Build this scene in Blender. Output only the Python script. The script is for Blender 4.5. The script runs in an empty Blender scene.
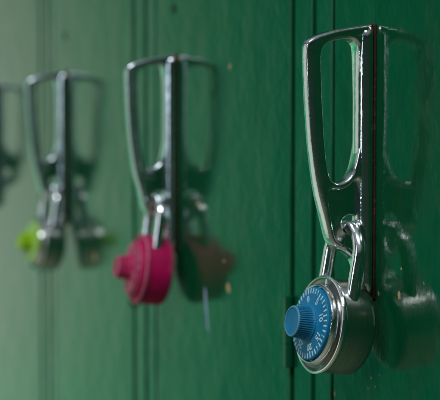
import bpy, bmesh, math, random
from mathutils import Vector, Matrix
random.seed(7)
sc = bpy.context.scene
C = sc.collection
MM = 0.001
ZT = 1.300          # height of the top of the handles above the floor
PITCH = 0.305       # one locker's width
R = math.radians

# ------------------------------------------------------------------ materials
def new_mat(name):
    m = bpy.data.materials.new(name); m.use_nodes = True
    return m, m.node_tree.nodes, m.node_tree.links, m.node_tree.nodes['Principled BSDF']

def coords(n, l, scale=(1, 1, 1), world=False):
    tc = n.new('ShaderNodeTexCoord'); mp = n.new('ShaderNodeMapping'); mp.inputs['Scale'].default_value = scale
    if world:
        g = n.new('ShaderNodeNewGeometry'); l.new(g.outputs['Position'], mp.inputs['Vector'])
    else:
        l.new(tc.outputs['Object'], mp.inputs['Vector'])
    return mp.outputs['Vector']

def noise(n, l, vec, scale, detail=4, rough=.55):
    t = n.new('ShaderNodeTexNoise'); t.inputs['Scale'].default_value = scale
    t.inputs['Detail'].default_value = detail; t.inputs['Roughness'].default_value = rough
    l.new(vec, t.inputs['Vector']); return t.outputs['Fac']

def ramp(n, l, fac, stops):
    r = n.new('ShaderNodeValToRGB'); e = r.color_ramp.elements
    while len(e) < len(stops): e.new(0.5)
    for k, (p, c) in enumerate(stops):
        e[k].position = p; e[k].color = c if len(c) == 4 else (*c, 1)
    if fac is not None: l.new(fac, r.inputs['Fac'])
    return r.outputs['Color']

def math_node(n, l, op, a, b=None):
    m = n.new('ShaderNodeMath'); m.operation = op
    for i, v in enumerate((a, b)):
        if v is None: continue
        if isinstance(v, (int, float)): m.inputs[i].default_value = v
        else: l.new(v, m.inputs[i])
    return m.outputs[0]

def bump(n, l, height, strength, dist, prev=None):
    b = n.new('ShaderNodeBump'); b.inputs['Strength'].default_value = strength; b.inputs['Distance'].default_value = dist
    l.new(height, b.inputs['Height'])
    if prev is not None: l.new(prev, b.inputs['Normal'])
    return b.outputs['Normal']

def paint(name, a, b2, coat=1.0, coat_rough=.10, peel=1.0):
    m, n, l, p = new_mat(name)
    v = coords(n, l, world=True)
    vs = coords(n, l, (1, 1, .12), world=True)
    big = noise(n, l, v, 14, 5)
    strk = noise(n, l, vs, 420, 4, .6)
    mix = math_node(n, l, 'ADD', math_node(n, l, 'MULTIPLY', big, .6), math_node(n, l, 'MULTIPLY', strk, .4))
    col = ramp(n, l, mix, [(.36, a), (.62, b2)])
    # old yellowish-brown runs and rubbed grime in the paint
    run = noise(n, l, coords(n, l, (1, 1, .07), world=True), 48, 5, .6)
    run = math_node(n, l, 'MULTIPLY', run, noise(n, l, v, 7, 3))
    rm = ramp(n, l, run, [(.27, (0, 0, 0)), (.42, (.55, .55, .55))])
    mx = n.new('ShaderNodeMixRGB'); l.new(rm, mx.inputs[0]); l.new(col, mx.inputs[1]); mx.inputs[2].default_value = (.012, .060, .018, 1)
    l.new(mx.outputs[0], p.inputs['Base Color'])
    p.inputs['Roughness'].default_value = .55
    p.inputs['Specular IOR Level'].default_value = .0
    p.inputs['Coat Weight'].default_value = coat
    p.inputs['Coat IOR'].default_value = 1.4
    rr = ramp(n, l, noise(n, l, v, 60, 6), [(.35, (coat_rough * .7,) * 3), (.7, (coat_rough * 1.7,) * 3)])
    l.new(rr, p.inputs['Coat Roughness'])
    h = bump(n, l, noise(n, l, v, 26, 3), .16 * peel, .004)
    h = bump(n, l, noise(n, l, v, 90, 3), .07 * peel, .0014, h)
    h = bump(n, l, noise(n, l, v, 330, 3), .10 * peel, .0006, h)
    h = bump(n, l, strk, .12 * peel, .0002, h)
    l.new(h, p.inputs['Coat Normal']); l.new(h, p.inputs['Normal'])
    return m

M_DOOR = paint('green_gloss_paint', (.0004, .054, .019), (.0014, .078, .029))
M_FRAME = paint('green_frame_paint', (.0004, .060, .025), (.0016, .084, .038), coat_rough=.10)
M_DARK = new_mat('dark_recess_paint')[0]
M_DARK.node_tree.nodes['Principled BSDF'].inputs['Base Color'].default_value = (.002, .02, .012, 1)
M_DARK.node_tree.nodes['Principled BSDF'].inputs['Roughness'].default_value = .7

def chrome(name, wear=True, base=(.70, .72, .73), rough=.07):
    m, n, l, p = new_mat(name)
    v = coords(n, l)
    p.inputs['Metallic'].default_value = 1
    rr = ramp(n, l, noise(n, l, v, 130, 6), [(.35, (rough * .6,) * 3), (.72, (rough * 2.6,) * 3)])
    l.new(rr, p.inputs['Roughness'])
    scr = ramp(n, l, noise(n, l, coords(n, l, (1, 1, .04)), 900, 3, .7), [(.60, (0, 0, 0)), (.66, (1, 1, 1))])
    pits = noise(n, l, v, 900, 3, .6)
    h = bump(n, l, noise(n, l, v, 110, 4), .20, .0010)
    h = bump(n, l, pits, .16, .0003, h)
    h = bump(n, l, scr, .10, .0001, h)
    l.new(h, p.inputs['Normal'])
    if wear:
        sep = n.new('ShaderNodeSeparateXYZ'); tc = n.new('ShaderNodeTexCoord'); l.new(tc.outputs['Object'], sep.inputs[0])
        # plating worn off along the edge next to the door
        near = n.new('ShaderNodeMapRange'); l.new(sep.outputs['Y'], near.inputs['Value'])
        near.inputs['From Min'].default_value = -.0050; near.inputs['From Max'].default_value = -.0012
        patch = noise(n, l, coords(n, l, (1, 1, .30)), 120, 4)
        w = math_node(n, l, 'MULTIPLY', near.outputs[0], patch)
        mask = ramp(n, l, w, [(.42, (0, 0, 0)), (.47, (1, 1, 1))])
        specks = ramp(n, l, noise(n, l, v, 520, 2), [(.72, (0, 0, 0)), (.76, (.7, .7, .7))])
        mask2 = math_node(n, l, 'MAXIMUM', mask, specks)
        mx = n.new('ShaderNodeMixRGB'); l.new(mask, mx.inputs[0])
        mx.inputs[1].default_value = (*base, 1); mx.inputs[2].default_value = (.42, .17, .055, 1)
        l.new(mx.outputs[0], p.inputs['Base Color'])
        r2 = n.new('ShaderNodeMixRGB'); l.new(mask2, r2.inputs[0]); l.new(rr, r2.inputs[1]); r2.inputs[2].default_value = (.5, .5, .5, 1)
        l.new(r2.outputs[0], p.inputs['Roughness'])
    else:
        p.inputs['Base Color'].default_value = (*base, 1)
    return m
M_CHROME = chrome('worn_chrome')
M_CHROME_DIM = chrome('shaded_chrome', base=(.62, .68, .72), rough=.10)  # far handles: shade put into the chrome's tone to cut bright streaks
M_SHACKLE = chrome('polished_steel', wear=False, base=(.84, .85, .86), rough=.09)

def brushed(name, lift=1.0):
    m, n, l, p = new_mat(name)
    p.inputs['Metallic'].default_value = 1
    tc = n.new('ShaderNodeTexCoord'); mp = n.new('ShaderNodeMapping'); mp.inputs['Scale'].default_value = (40, 40, 2600)
    l.new(tc.outputs['Object'], mp.inputs['Vector'])
    st = noise(n, l, mp.outputs[0], 1, 3)
    c = ramp(n, l, st, [(.3, tuple(q * lift for q in (.50, .50, .48))), (.7, tuple(q * lift for q in (.66, .66, .64)))])
    l.new(c, p.inputs['Base Color'])
    p.inputs['Roughness'].default_value = .24
    h = bump(n, l, st, .25, .0001)
    h = bump(n, l, noise(n, l, coords(n, l), 160, 4), .12, .0005, h)
    l.new(h, p.inputs['Normal'])
    return m
M_BRUSH = brushed('brushed_steel')

def plastic(name, a, rough=.35, speck=None, rub=None):
    m, n, l, p = new_mat(name)
    v = coords(n, l)
    nz = noise(n, l, v, 150, 5)
    d = tuple(x * .8 for x in a)
    c = ramp(n, l, nz, [(.35, d), (.65, a)])
    if rub:
        g = n.new('ShaderNodeNewGeometry')
        e = math_node(n, l, 'ADD', g.outputs['Pointiness'], math_node(n, l, 'MULTIPLY', noise(n, l, v, 260, 4), .05))
        em = ramp(n, l, e, [(.545, (0, 0, 0)), (.60, (.75, .75, .75))])
        mr = n.new('ShaderNodeMixRGB'); l.new(em, mr.inputs[0]); l.new(c, mr.inputs[1]); mr.inputs[2].default_value = (*rub, 1)
        c = mr.outputs[0]
    if speck:
        mk = ramp(n, l, noise(n, l, v, 420, 3), [(.56, (0, 0, 0)), (.62, (1, 1, 1))])
        mx = n.new('ShaderNodeMixRGB'); l.new(mk, mx.inputs[0]); l.new(c, mx.inputs[1]); mx.inputs[2].default_value = (*speck, 1)
        c = mx.outputs[0]
    l.new(c, p.inputs['Base Color'])
    p.inputs['Roughness'].default_value = rough; p.inputs['Specular IOR Level'].default_value = .3
    l.new(bump(n, l, noise(n, l, v, 700, 3), .08, .0002), p.inputs['Normal'])
    return m
M_DARKBAND = brushed('etched_dark_reflection', .38)  # etched dial band, its dark reflection put into the base colour
M_BLUE = plastic('blue_dial', (.0, .20, .40), .55, speck=(.01, .15, .30))
M_BLUEK = plastic('blue_knob', (.0, .18, .37), .5, rub=(.22, .42, .50))
M_WHITE = plastic('white_markings', (.70, .80, .84), .6, speck=(.12, .38, .55))
M_STEEL = brushed('satin_steel', 1.3)
M_PINK = plastic('pink_enamel', (.54, .001, .10), .5, rub=(.62, .30, .38))
M_PINKD = plastic('pink_dial', (.50, .004, .09), .5, speck=(.62, .20, .30))
M_LIME = plastic('lime_dial', (.40, .70, .01), .4)
M_BLACKD = plastic('black_dial', (.02, .02, .022), .35)
M_PMARK = plastic('pink_markings', (.66, .22, .34), .5)
M_CHIP = plastic('bare_chip', (.52, .36, .17), .8)
M_PALE = plastic('pale_glint', (.10, .24, .17), .6)
M_LAV = plastic('lavender_scratch', (.42, .46, .74), .7)
M_RUST = plastic('rusted_plate', (.022, .011, .007), .8, speck=(.07, .028, .012))

# ------------------------------------------------------------------ helpers
def link(o, parent=None, loc=None, rot=None):
    C.objects.link(o)
    if parent: o.parent = parent
    if loc is not None: o.location = loc
    if rot is not None: o.rotation_euler = rot
    return o

def mesh_obj(name, bm, mat, parent=None, smooth=True, angle=35, loc=None, bev=0):
    me = bpy.data.meshes.new(name); bmesh.ops.recalc_face_normals(bm, faces=bm.faces[:]); bm.to_mesh(me); bm.free()
    for m in (mat if isinstance(mat, (list, tuple)) else [mat]): me.materials.append(m)
    if smooth:
        me.shade_smooth(); me.set_sharp_from_angle(angle=R(angle))
    o = bpy.data.objects.new(name, me); link(o, parent, loc)
    if bev:
        b = o.modifiers.new('bevel', 'BEVEL'); b.width = bev; b.segments = 3; b.limit_method = 'ANGLE'; b.harden_normals = True
    return o

def empty(name, loc, label=None, cat=None, group=None):
    o = bpy.data.objects.new(name, None); o.empty_display_size = .02; link(o, None, loc)
    tag(o, label, cat, group); return o

def tag(o, label=None, cat=None, group=None, kind=None):
    if label: o['label'] = label
    if cat: o['category'] = cat
    if group: o['group'] = group
    if kind: o['kind'] = kind
    return o

def box(bm, x0, x1, y0, y1, z0, z1):
    vs = [bm.verts.new((x, y, z)) for x in (x0, x1) for y in (y0, y1) for z in (z0, z1)]
    for f in ((0, 1, 3, 2), (4, 6, 7, 5), (0, 4, 5, 1), (2, 3, 7, 6), (0, 2, 6, 4), (1, 5, 7, 3)):
        bm.faces.new([vs[i] for i in f])

def lathe(bm, prof, seg=128, radf=None, axis_off=(0, 0)):
    """revolve (radius, height) about local Z"""
    rings = []
    for r, h in prof:
        if r < 1e-7:
            rings.append([bm.verts.new((axis_off[0], axis_off[1], h))]); continue
        ring = []
        for k in range(seg):
            a = 2 * math.pi * k / seg
            q = radf(a, r, h, k) if radf else r
            ring.append(bm.verts.new((q * math.cos(a) + axis_off[0], q * math.sin(a) + axis_off[1], h)))
        rings.append(ring)
    for a, b in zip(rings, rings[1:]):
        for k in range(seg):
            j = (k + 1) % seg
            if len(a) == 1 and len(b) == 1: continue
            if len(a) == 1: bm.faces.new((a[0], b[k], b[j]))
            elif len(b) == 1: bm.faces.new((a[k], b[0], a[j]))
            else: bm.faces.new((a[k], b[k], b[j], a[j]))

def tube(bm, pts, r, seg=32, cap=True):
    n = len(pts); rings = []
    up = Vector((0, 0, 1))
    T = [(pts[min(i + 1, n - 1)] - pts[max(i - 1, 0)]).normalized() for i in range(n)]
    nrm = T[0].cross(Vector((0.3, .5, .81))).normalized()
    for i in range(n):
        nrm = (nrm - T[i] * nrm.dot(T[i])).normalized(); bi = T[i].cross(nrm)
        rr = r[i] if isinstance(r, list) else r
        rings.append([bm.verts.new(pts[i] + (nrm * math.cos(2 * math.pi * k / seg) + bi * math.sin(2 * math.pi * k / seg)) * rr) for k in range(seg)])
    for a, b in zip(rings, rings[1:]):
        for k in range(seg): bm.faces.new((a[k], b[k], b[(k + 1) % seg], a[(k + 1) % seg]))
    if cap:
        bm.faces.new(rings[0]); bm.faces.new(rings[-1][::-1])

def spline(pts, closed=True, sub=6):
    """Catmull-Rom through the points"""
    out = []; n = len(pts)
    rng = range(n) if closed else range(n - 1)
    for i in rng:
        g = lambda k: Vector(pts[k % n] if closed else pts[max(0, min(n - 1, k))])
        p0, p1, p2, p3 = g(i - 1), g(i), g(i + 1), g(i + 2)
        for s in range(sub):
            t = s / sub
            out.append(.5 * ((2 * p1) + (p2 - p0) * t + (2 * p0 - 5 * p1 + 4 * p2 - p3) * t * t + (3 * p1 - p0 - 3 * p2 + p3) * t ** 3))
    if not closed: out.append(Vector(pts[-1]))
    return out

def curve_plate(loops, half, bevel, res=5):
    """2-D outline with holes, extruded and rounded, returned as a bmesh; local x = outward from door, y = height"""
    cu = bpy.data.curves.new('outline', 'CURVE'); cu.dimensions = '2D'; cu.fill_mode = 'BOTH'
    cu.extrude = max(half - bevel, 0); cu.bevel_depth = bevel; cu.bevel_resolution = res; cu.offset = -bevel
    for lp in loops:
        s = cu.splines.new('POLY'); s.points.add(len(lp) - 1); s.use_cyclic_u = True
        for q, pt in zip(lp, s.points): pt.co = (q[0], q[1], 0, 1)
    o = bpy.data.objects.new('outline', cu); C.objects.link(o)
    dg = bpy.context.evaluated_depsgraph_get(); dg.update()
    me = bpy.data.meshes.new_from_object(o.evaluated_get(dg))
    bm = bmesh.new(); bm.from_mesh(me); bpy.data.objects.remove(o); bpy.data.meshes.remove(me)
    bmesh.ops.remove_doubles(bm, verts=bm.verts[:], dist=1e-6)
    return bm

# ------------------------------------------------------------------ lift handle (a fin standing square to the door)
OUTER = [(0.2, 0.4), (4, .2), (8.1, -.4), (14.6, -1.6), (21.6, -3.0), (28.5, -5.0), (32.6, -6.9), (35.2, -9.2), (36.0, -12.4), (35.9, -18.2),
         (35.0, -38.2), (32.9, -63.3), (29.8, -83.5), (26.5, -96.2), (23.4, -108.0), (21.0, -111.6), (17.8, -113.4), (13.5, -116.3), (9.6, -119.6), (7.6, -124),
         (7.0, -130), (6.2, -135.5), (3.5, -138.2), (0.2, -138.6), (0, -134), (0, -100), (0, -60), (0, -20), (0, -4)]
INNER = [(28.5, -22), (28.6, -17), (28.0, -13), (26.2, -10.3), (22.8, -8.6), (16.2, -7.5), (12.0, -7.5), (9.0, -9.4), (7.5, -14.3), (6.8, -38.0),
         (6.8, -58.3), (7.8, -66.0), (9.9, -73.6), (13.1, -77.8), (17.5, -79.9), (20.7, -79.9), (23.3, -77.5), (25.2, -70.9), (26.7, -58.3), (27.9, -38.2)]
POCKET = [(21.5, -83.4), (17, -83.6), (12.5, -81.6), (9.2, -78.6), (7.4, -80), (6.8, -88), (6.8, -100), (7.2, -110), (8.4, -115.2), (12.5, -113.0), (17, -110.2),
          (20.0, -107.6), (22.2, -100), (24.2, -90), (24.4, -85)]
HOLE = (10.6, -101.5, 4.8)
XC = -6.0
def width(p): return 6.0 - 3.3 * max(0, min(p, 36)) / 36

def fin_place(bm, full):
    # local curve frame -> x across the fin, y = -outward, z = height ; width tapers outward
    for v in bm.verts:
        p, z, t = v.co.x, v.co.y, v.co.z
        w = width(p) / 6.0 if full else 1.0
        if p > 18: p -= .30 * max(t * w, -1) * min(1, (p - 18) / 8)      # the grip's nose is cast at a slant
        v.co = Vector((XC + t * w, -p - .7, z)) * MM
def make_handle(parent, met):
    bm = curve_plate([spline(OUTER, sub=4), spline(INNER, sub=6), spline(POCKET, sub=4)], 6.0, 2.0)
    fin_place(bm, True)
    # rounded spine along the door
    rows = []
    for k in range(61):
        z = -.6 - (137.4) * k / 60; e = min(k, 60 - k) / 60 * 137.4
        q = math.sqrt(max(0, 1 - max(0, 1 - e / 5) ** 2)) * .9 + .1
        ring = []
        for m in range(40):
            a = 2 * math.pi * m / 40; ca, sa = math.cos(a), math.sin(a)
            ring.append(bm.verts.new(Vector((XC + .3 + (7.1 * q if sa > 0 else 7.1 * (.3 * q + .7)) * math.copysign(abs(ca) ** (.9 if sa > 0 else .35), ca), -3.0 - (5.4 if sa > 0 else 2.2) * (q if sa > 0 else 1) * math.copysign(abs(sa) ** (.95 if sa > 0 else .4), sa), z)) * MM))
        rows.append(ring)
    for a, b in zip(rows, rows[1:]):
        for m in range(40): bm.faces.new((a[m], b[m], b[(m + 1) % 40], a[(m + 1) % 40]))
    bm.faces.new(rows[0]); bm.faces.new(rows[-1][::-1])
    h = mesh_obj('handle', bm, met, parent, angle=40, loc=(0, 0, ZT))
    c = [(HOLE[0] + HOLE[2] * math.cos(2 * math.pi * k / 40), HOLE[1] + HOLE[2] * math.sin(2 * math.pi * k / 40)) for k in range(40)]
    w = [(23.8, -81.5), (19, -81.8), (13, -79.5), (8.2, -75), (5.5, -82), (5.2, -100), (5.6, -112), (8.2, -116.6), (13, -114.4), (17.5, -111.4), (21.0, -108.2),
         (23.6, -100), (25.8, -90), (26.2, -84)]
    bm = curve_plate([spline(w, sub=4), c], 1.7, .9)
    for v in bm.verts:
        p, z, t = v.co.x, v.co.y, v.co.z
        v.co = Vector((XC + t, -p - .7, z)) * MM
    mesh_obj('hasp_plate', bm, met, h, angle=40)
    # rusted backing plate between the handle and the door
    pl = [(-13.6, -139), (-13.6, -1), (-12, .8), (-9, .3), (1.2, .5), (2.2, -.6), (2.5, -20), (2.2, -60), (2.6, -95), (2.3, -139), (.5, -141), (-12, -141)]
    bm = curve_plate([pl], .45, .15, 2)
    for v in bm.verts:
        v.co = Vector((v.co.x, -v.co.z - .47, v.co.y)) * MM
    mesh_obj('backing_plate', bm, M_RUST, h)
    return h

# ------------------------------------------------------------------ combination padlock; local Z = dial normal, X right, Y up
def lock_matrix(loc, yaw, lean, roll=0):
    n = Vector((0, -1, 0)); m = Matrix.Rotation(R(yaw), 3, 'Z') @ Matrix.Rotation(R(-lean), 3, 'X')
    base = Matrix(((1, 0, 0), (0, 0, -1), (0, 1, 0)))     # X->X, Y->Z, Z->-Y
    return Matrix.Translation(loc) @ (m @ base @ Matrix.Rotation(R(roll), 3, 'Z')).to_4x4()

def make_lock(name, label, mats, group, turn):
    body_m, side_m, dial_m, knob_m, mark_m = mats
    root = empty(name, (0, 0, 0), label, 'padlock', group)
    bm = bmesh.new()
    prof = [(0, -24.6), (18, -24.6), (20.8, -24.4), (22.8, -23.6), (23.9, -22.2), (24.3, -20), (24.35, -14), (24.35, -8), (24.35, -6.3), (24.6, -6.0), (25.0, -5.8), (25.3, -5.2),
            (25.35, -4.5), (25.2, -3.8), (24.7, -3.3), (24.2, -3.2), (23.9, -3.5), (23.5, -3.9), (22.2, -4.3), (21.0, -4.4), (20.7, -4.0), (20.5, -1.2), (20.3, -.4), (20.0, .15), (19.6, .35), (19.2, .15), (18.95, -.3), (18.85, -2.6), (0, -2.7)]
    lathe(bm, [(r * MM, h * MM) for r, h in prof], 160)
    b = mesh_obj('body', bm, body_m, root, angle=28)
    # brushed rolled side
    if side_m is not body_m:
        b.data.materials.append(side_m)
        for f in b.data.polygons:
            c = f.center; r = math.hypot(c.x, c.y) / MM
            if c.z < -6.2 * MM and r > 22: f.material_index = 1
        b.data.materials.append(M_DARKBAND)
        for f in b.data.polygons:
            c = f.center; r = math.hypot(c.x, c.y) / MM
            if -5 * MM < c.z < -3.3 * MM and 20.6 < r < 24: f.material_index = 2
    # index notch
    bm = bmesh.new(); box(bm, -.5 * MM, .5 * MM, 20.9 * MM, 23.3 * MM, -4.6 * MM, -3.6 * MM)
    mesh_obj('index_mark', bm, mark_m, b, bev=.00008)
    # dial with a tick ring
    bm = bmesh.new()
    lathe(bm, [(r * MM, h * MM) for r, h in [(0, -4.4), (18.3, -4.4), (18.55, -4.2), (18.55, -.5), (18.3, -.15), (17.8, 0), (15.4, .25), (9.9, .5), (9.2, .9), (8.4, 1.6), (0, 1.6)]], 120)
    d = mesh_obj('dial', bm, dial_m, root, angle=30)
    d.matrix_basis = Matrix.Translation((0, 0, 1.7 * MM)) @ Matrix.Rotation(R(turn), 4, 'Z')
    kn = 44
    bm = bmesh.new()
    def kf(a, r, h, k):
        return r - (.32 * MM if (k % 4) in (0, 1) and 2.0 * MM < h < 9.9 * MM and r > 7.0 * MM else 0)
    lathe(bm, [(r * MM, h * MM) for r, h in [(9.0, 1.0), (9.1, 1.6), (8.75, 2.4), (8.35, 3.6), (8.15, 6), (8.0, 9.3), (7.9, 10.0), (7.55, 10.4), (7.0, 10.45), (6.6, 10.1), (6.2, 9.95), (0, 9.95)]], kn * 4, kf)
    mesh_obj('knob', bm, knob_m, d, angle=25)
    bm = bmesh.new()
    for k in range(40):
        a = 2 * math.pi * k / 40
        L = 14.7 if k % 5 == 0 else 15.3
        mid = (L + 17.75) / 2
        t = bmesh.new(); box(t, -.38 * MM, .38 * MM, (L) * MM, 17.9 * MM, 0, .12 * MM)
        rot = Matrix.Rotation(-a, 4, 'Z')
        for v in t.verts:
            rr = v.co.y / MM
            v.co.z += (.0 if rr > 17.5 else (.25 - (rr - 15.4) / 2.4 * .25)) * MM
            v.co = rot @ v.co
        me = bpy.data.meshes.new('t'); t.to_mesh(me); t.free(); bm.from_mesh(me); bpy.data.meshes.remove(me)
    for k in range(8):
        cu = bpy.data.curves.new('digits', 'FONT'); cu.body = str(k * 5); cu.size = 4.7 * MM; cu.align_x = 'CENTER'; cu.align_y = 'CENTER'
        cu.extrude = .00008; cu.offset = .00010
        o = bpy.data.objects.new('digits', cu); C.objects.link(o)
        dg = bpy.context.evaluated_depsgraph_get(); dg.update()
        me = bpy.data.meshes.new_from_object(o.evaluated_get(dg)); bpy.data.objects.remove(o)
        me.transform(Matrix.Rotation(-2 * math.pi * k / 8, 4, 'Z') @ Matrix.Translation((0, 12.4 * MM, .46 * MM)))
        bm.from_mesh(me); bpy.data.meshes.remove(me)
    mesh_obj('dial_markings', bm, mark_m, d, smooth=False)
    # shackle
    bm = bmesh.new(); pts = []
    W, top = 15.3, 36.5
    for v in (12, 18, 22, 26, 30, 33): pts.append(Vector((-W, v, -11.5)) * MM)
    for k in range(0, 25):
        a = math.pi * k / 24; pts.append(Vector((-W * math.cos(a), top + W * math.sin(a), -11.5)) * MM)
    for v in (33, 30, 26, 22, 18, 12): pts.append(Vector((W, v, -11.5)) * MM)
    tube(bm, pts, 3.45 * MM, 36)
    mesh_obj('shackle', bm, M_SHACKLE, root, angle=40)
    return root

# ------------------------------------------------------------------ lockers
Z0, Z1 = .10, 1.86
def flake(bm, x, z, w, h, y, rot=0, n=11, jag=.35):
    ring = []
    for k in range(n):
        a = 2 * math.pi * k / n; q = 1 - random.random() * jag
        u, v = w / 2 * q * math.cos(a), h / 2 * q * math.sin(a)
        ring.append((x + u * math.cos(rot) - v * math.sin(rot), z + u * math.sin(rot) + v * math.cos(rot)))
    top = [bm.verts.new((a * MM, y - .00006, ZT + b * MM)) for a, b in ring]
    bot = [bm.verts.new((a * MM, y + .00010, ZT + b * MM)) for a, b in ring]
    bm.faces.new(top)
    for k in range(n): bm.faces.new((top[k], bot[k], bot[(k + 1) % n], top[(k + 1) % n]))

def make_locker(k, label):
    x0 = -PITCH * k
    root = empty('locker', (x0, 0, 0), label, 'locker', 'green lockers standing side by side')
    root.location.z = 0
    bm = bmesh.new(); box(bm, -.0470, .1995, 0, .016, Z0, Z1)
    door = mesh_obj('door', bm, M_DOOR, root, bev=.0011)
    # frame of the locker body: one jamb either side of the door, head and toe rails
    bm = bmesh.new(); box(bm, -.0728, -.0525, .0010, .024, Z0 - .03, Z1 + .03)
    f1 = mesh_obj('jamb', bm, M_FRAME, root, bev=.0012)
    bm = bmesh.new(); box(bm, -.0524, -.0482, .0030, .022, Z0 - .03, Z1 + .03)
    mesh_obj('door_stop', bm, M_FRAME, f1, bev=.0003)
    bm = bmesh.new(); box(bm, .2032, .2270, .0008, .024, Z0 - .03, Z1 + .03)
    f2 = mesh_obj('jamb', bm, M_FRAME, root, bev=.0012)
    bm = bmesh.new(); box(bm, .2271, .2318, .0028, .022, Z0 - .03, Z1 + .03)
    mesh_obj('filler_strip', bm, M_FRAME, f2, bev=.0003)
    bm = bmesh.new(); box(bm, -.0484, .2032, .004, .022, Z1 + .003, Z1 + .03)
    mesh_obj('head_rail', bm, M_FRAME, root, bev=.0008)
    bm = bmesh.new(); box(bm, -.0484, .2032, .004, .022, Z0 - .03, Z0 - .003)
    mesh_obj('toe_rail', bm, M_FRAME, root, bev=.0008)
    bm = bmesh.new(); box(bm, -.0732, .2316, .0245, .36, Z0 - .03, Z1 + .03)
    mesh_obj('cabinet', bm, M_DARK, root, smooth=False)
    # hinge knuckles in the gap on the right-hand side
    for zc in (-.171, -.171 - .62, .35):
        bm = bmesh.new(); prof = []
        zz = [-21, -20.6, -7.4, -7.0, -6.6, 6.6, 7.0, 7.4, 20.6, 21]
        rr = [2.4, 3.0, 3.0, 2.5, 3.0, 3.0, 2.5, 3.0, 3.0, 2.4]
        lathe(bm, [(0, zz[0] * MM)] + [(r * MM, z * MM) for r, z in zip(rr, zz)] + [(0, zz[-1] * MM)], 28)
        mesh_obj('hinge', bm, M_FRAME, door, angle=35, loc=(.1995, -.0006, ZT + zc))
    # round vent hole dimple over the handle
    bm = bmesh.new()
    lathe(bm, [(0, -.0), (3.0 * MM, 0), (3.6 * MM, .2 * MM), (3.6 * MM, -1 * MM)], 28)
    for v in bm.verts: v.co = Vector((v.co.x, -v.co.z - .00025, v.co.y))
    mesh_obj('rivet', bm, M_DARK, door, loc=(-.006, 0, ZT + .033))
    make_handle(door, M_CHROME if k == 0 else M_CHROME_DIM)
    return root, door

LABELS = ['glossy dark green locker in sharp focus, its handle holding the blue dial padlock',
          'green locker whose handle holds the bright pink padlock',
          'pale blurred green locker behind the silver padlock with the lime green dial',
          'farthest faded green locker cut off by the left edge of the photo']
doors = []
for k in range(4):
    root, door = make_locker(k, LABELS[k]); doors.append(door)

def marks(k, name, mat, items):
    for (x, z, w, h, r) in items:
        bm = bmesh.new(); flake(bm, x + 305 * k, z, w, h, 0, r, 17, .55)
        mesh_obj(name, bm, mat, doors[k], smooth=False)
marks(0, 'paint_chip', M_CHIP, [(27.6, -134.9, 3.4, 5.4, .3), (29.6, -121.5, 1.8, 2.2, .5), (5.6, -136.5, 2.2, 3.2, 0), (-2, -181, 3.0, 1.8, .4), (2.5, -184.5, 1.8, 1.0, .1), (-5.5, -187, 1.6, 1.4, .8), (-45.2, -197, 2.0, 3.2, .2), (7, -178, 1.0, .8, 0)])
marks(0, 'painted_glint', M_PALE, [(18.5, -3.4, 14, 1.0, -.12), (30, -103, 5, 2.2, .7), (36, -107, 3.0, 1.2, -.3), (52, -126.5, 3.4, 1.4, -.9), (20, -124.5, 11, .7, .05)])  # pale flecks standing in for glints mirrored in the door gloss
marks(1, 'paint_chip', M_CHIP, [(-262, -103.4, 9, 3.4, .2), (-205, -156, 9, 9, .3), (-202, -12.5, 4, 5, 0), (-212, -139, 5, 2.5, 0)])
marks(1, 'scratch', M_LAV, [(-245, -176, 5.5, 38, .22)])
marks(2, 'paint_chip', M_CHIP, [(-520, -162, 9, 10, 0)])

# ------------------------------------------------------------------ padlocks
GR = 'combination padlocks hanging on the locker handles'
sets = [
    ('silver combination padlock with a bright blue dial and knob', (M_SHACKLE, M_BRUSH, M_BLUE, M_BLUEK, M_WHITE), 22.5),
    ('bright pink combination padlock with a pink knob, out of focus', (M_PINK, M_PINK, M_PINKD, M_PINK, M_PMARK), 70),
    ('silver combination padlock with a lime green dial, heavily blurred', (M_SHACKLE, M_STEEL, M_LIME, M_LIME, M_WHITE), 140),
]
for k, (lab, ms, turn) in enumerate(sets):
    lk = make_lock('combination_padlock', lab, ms, GR, turn)
    lk.matrix_world = lock_matrix(Vector((-PITCH * k - .0055, -.0318, ZT - .1516 - (0, 0, .004)[k])), (3, -3, 7)[k], (9.5, 8, 9)[k], (-2, 1.5, -2)[k])

# ------------------------------------------------------------------ camera
cam = bpy.data.cameras.new('camera'); co = bpy.data.objects.new('camera', cam); C.objects.link(co)
co.location = (.63888, -.32952, ZT - .05326)
co.rotation_euler = (R(90 - 2.8624), 0, R(90 - 20.9971))
cam.lens = 1400 / 440 * 36; cam.sensor_width = 36; cam.clip_start = .01; cam.clip_end = 200
cam.dof.use_dof = True; cam.dof.focus_distance = .690; cam.dof.aperture_fstop = 11
sc.camera = co

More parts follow.
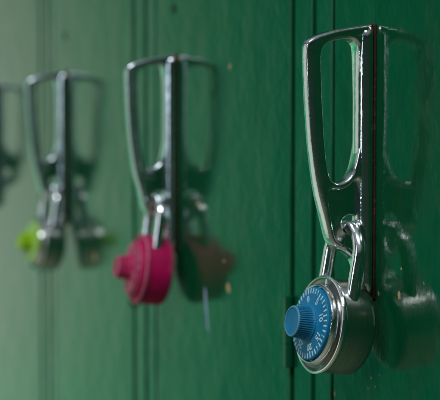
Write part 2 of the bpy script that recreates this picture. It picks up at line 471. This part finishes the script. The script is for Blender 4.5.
# ------------------------------------------------------------------ light
w = bpy.data.worlds.new('World'); sc.world = w; w.use_nodes = True
n, l = w.node_tree.nodes, w.node_tree.links
bg = n['Background']
tc = n.new('ShaderNodeTexCoord'); sp = n.new('ShaderNodeSeparateXYZ'); l.new(tc.outputs['Generated'], sp.inputs[0])
ac = math_node(n, l, 'ARCCOSINE', math_node(n, l, 'MULTIPLY', sp.outputs['X'], -.9999))
ang = math_node(n, l, 'DIVIDE', ac, math.pi)      # 0 looks down the passage (-X), 1 looks back (+X)
az = ramp(n, l, ang, [(.0, (.78, .97, .78)), (.072, (.70, .91, .70)), (.10, (.30, .80, .45)), (.135, (.04, .50, .25)), (.17, (.015, .33, .18)), (.22, (.02, .14, .085)), (.30, (.02, .10, .07)), (.6, (.02, .05, .035)), (1, (.02, .04, .03))])
up = ramp(n, l, math_node(n, l, 'ADD', math_node(n, l, 'MULTIPLY', sp.outputs['Z'], .5), .5), [(.0, (.22, .18, .13)), (.34, (.07, .07, .05)), (.42, (0, 0, 0)), (.66, (0, 0, 0)), (.8, (.20, .24, .26)), (1, (.22, .26, .28))])
fall = ramp(n, l, math_node(n, l, 'ADD', math_node(n, l, 'MULTIPLY', sp.outputs['Z'], .5), .5), [(.37, (1, 1, 1)), (.50, (.80, .80, .80)), (.57, (.62, .62, .62)), (.68, (.14, .14, .14))])
mul = n.new('ShaderNodeMixRGB'); mul.blend_type = 'MULTIPLY'; mul.inputs[0].default_value = 1; l.new(az, mul.inputs[1]); l.new(fall, mul.inputs[2]); az = mul.outputs[0]
add = n.new('ShaderNodeMixRGB'); add.blend_type = 'ADD'; add.inputs[0].default_value = 1
l.new(az, add.inputs[1]); l.new(up, add.inputs[2]); l.new(add.outputs[0], bg.inputs['Color']); bg.inputs['Strength'].default_value = 1.0

def area(name, loc, aim, sx, sy, power, col):
    d = bpy.data.lights.new(name, 'AREA'); d.shape = 'RECTANGLE'; d.size = sx; d.size_y = sy; d.energy = power; d.color = col
    o = bpy.data.objects.new(name, d); C.objects.link(o); o.location = loc
    o.rotation_euler = (Vector(aim) - Vector(loc)).to_track_quat('-Z', 'Y').to_euler()
    return o
T = (0, 0, ZT - .08)
area('streak_light', (.25, -2.3, ZT + .45), T, .24, 1.1, 8, (.74, .87, 1))  # unseen bluish lamp, added for streaks on the vertical chrome edges
area('warm_fill_light', (-1.6, -1.85, ZT - .1), T, 1.3, 2.2, 5.0, (1, .96, .88))  # added warm panel out of view, gives the handle nose its beige strip
area('overhead_light', (.75, -.85, ZT + 1.5), T, .9, .35, 22, (.92, .97, 1))

vs = sc.view_settings; vs.view_transform = 'Standard'; vs.look = 'None'; vs.gamma = 1; vs.exposure = 0
sc.render.engine = 'CYCLES'
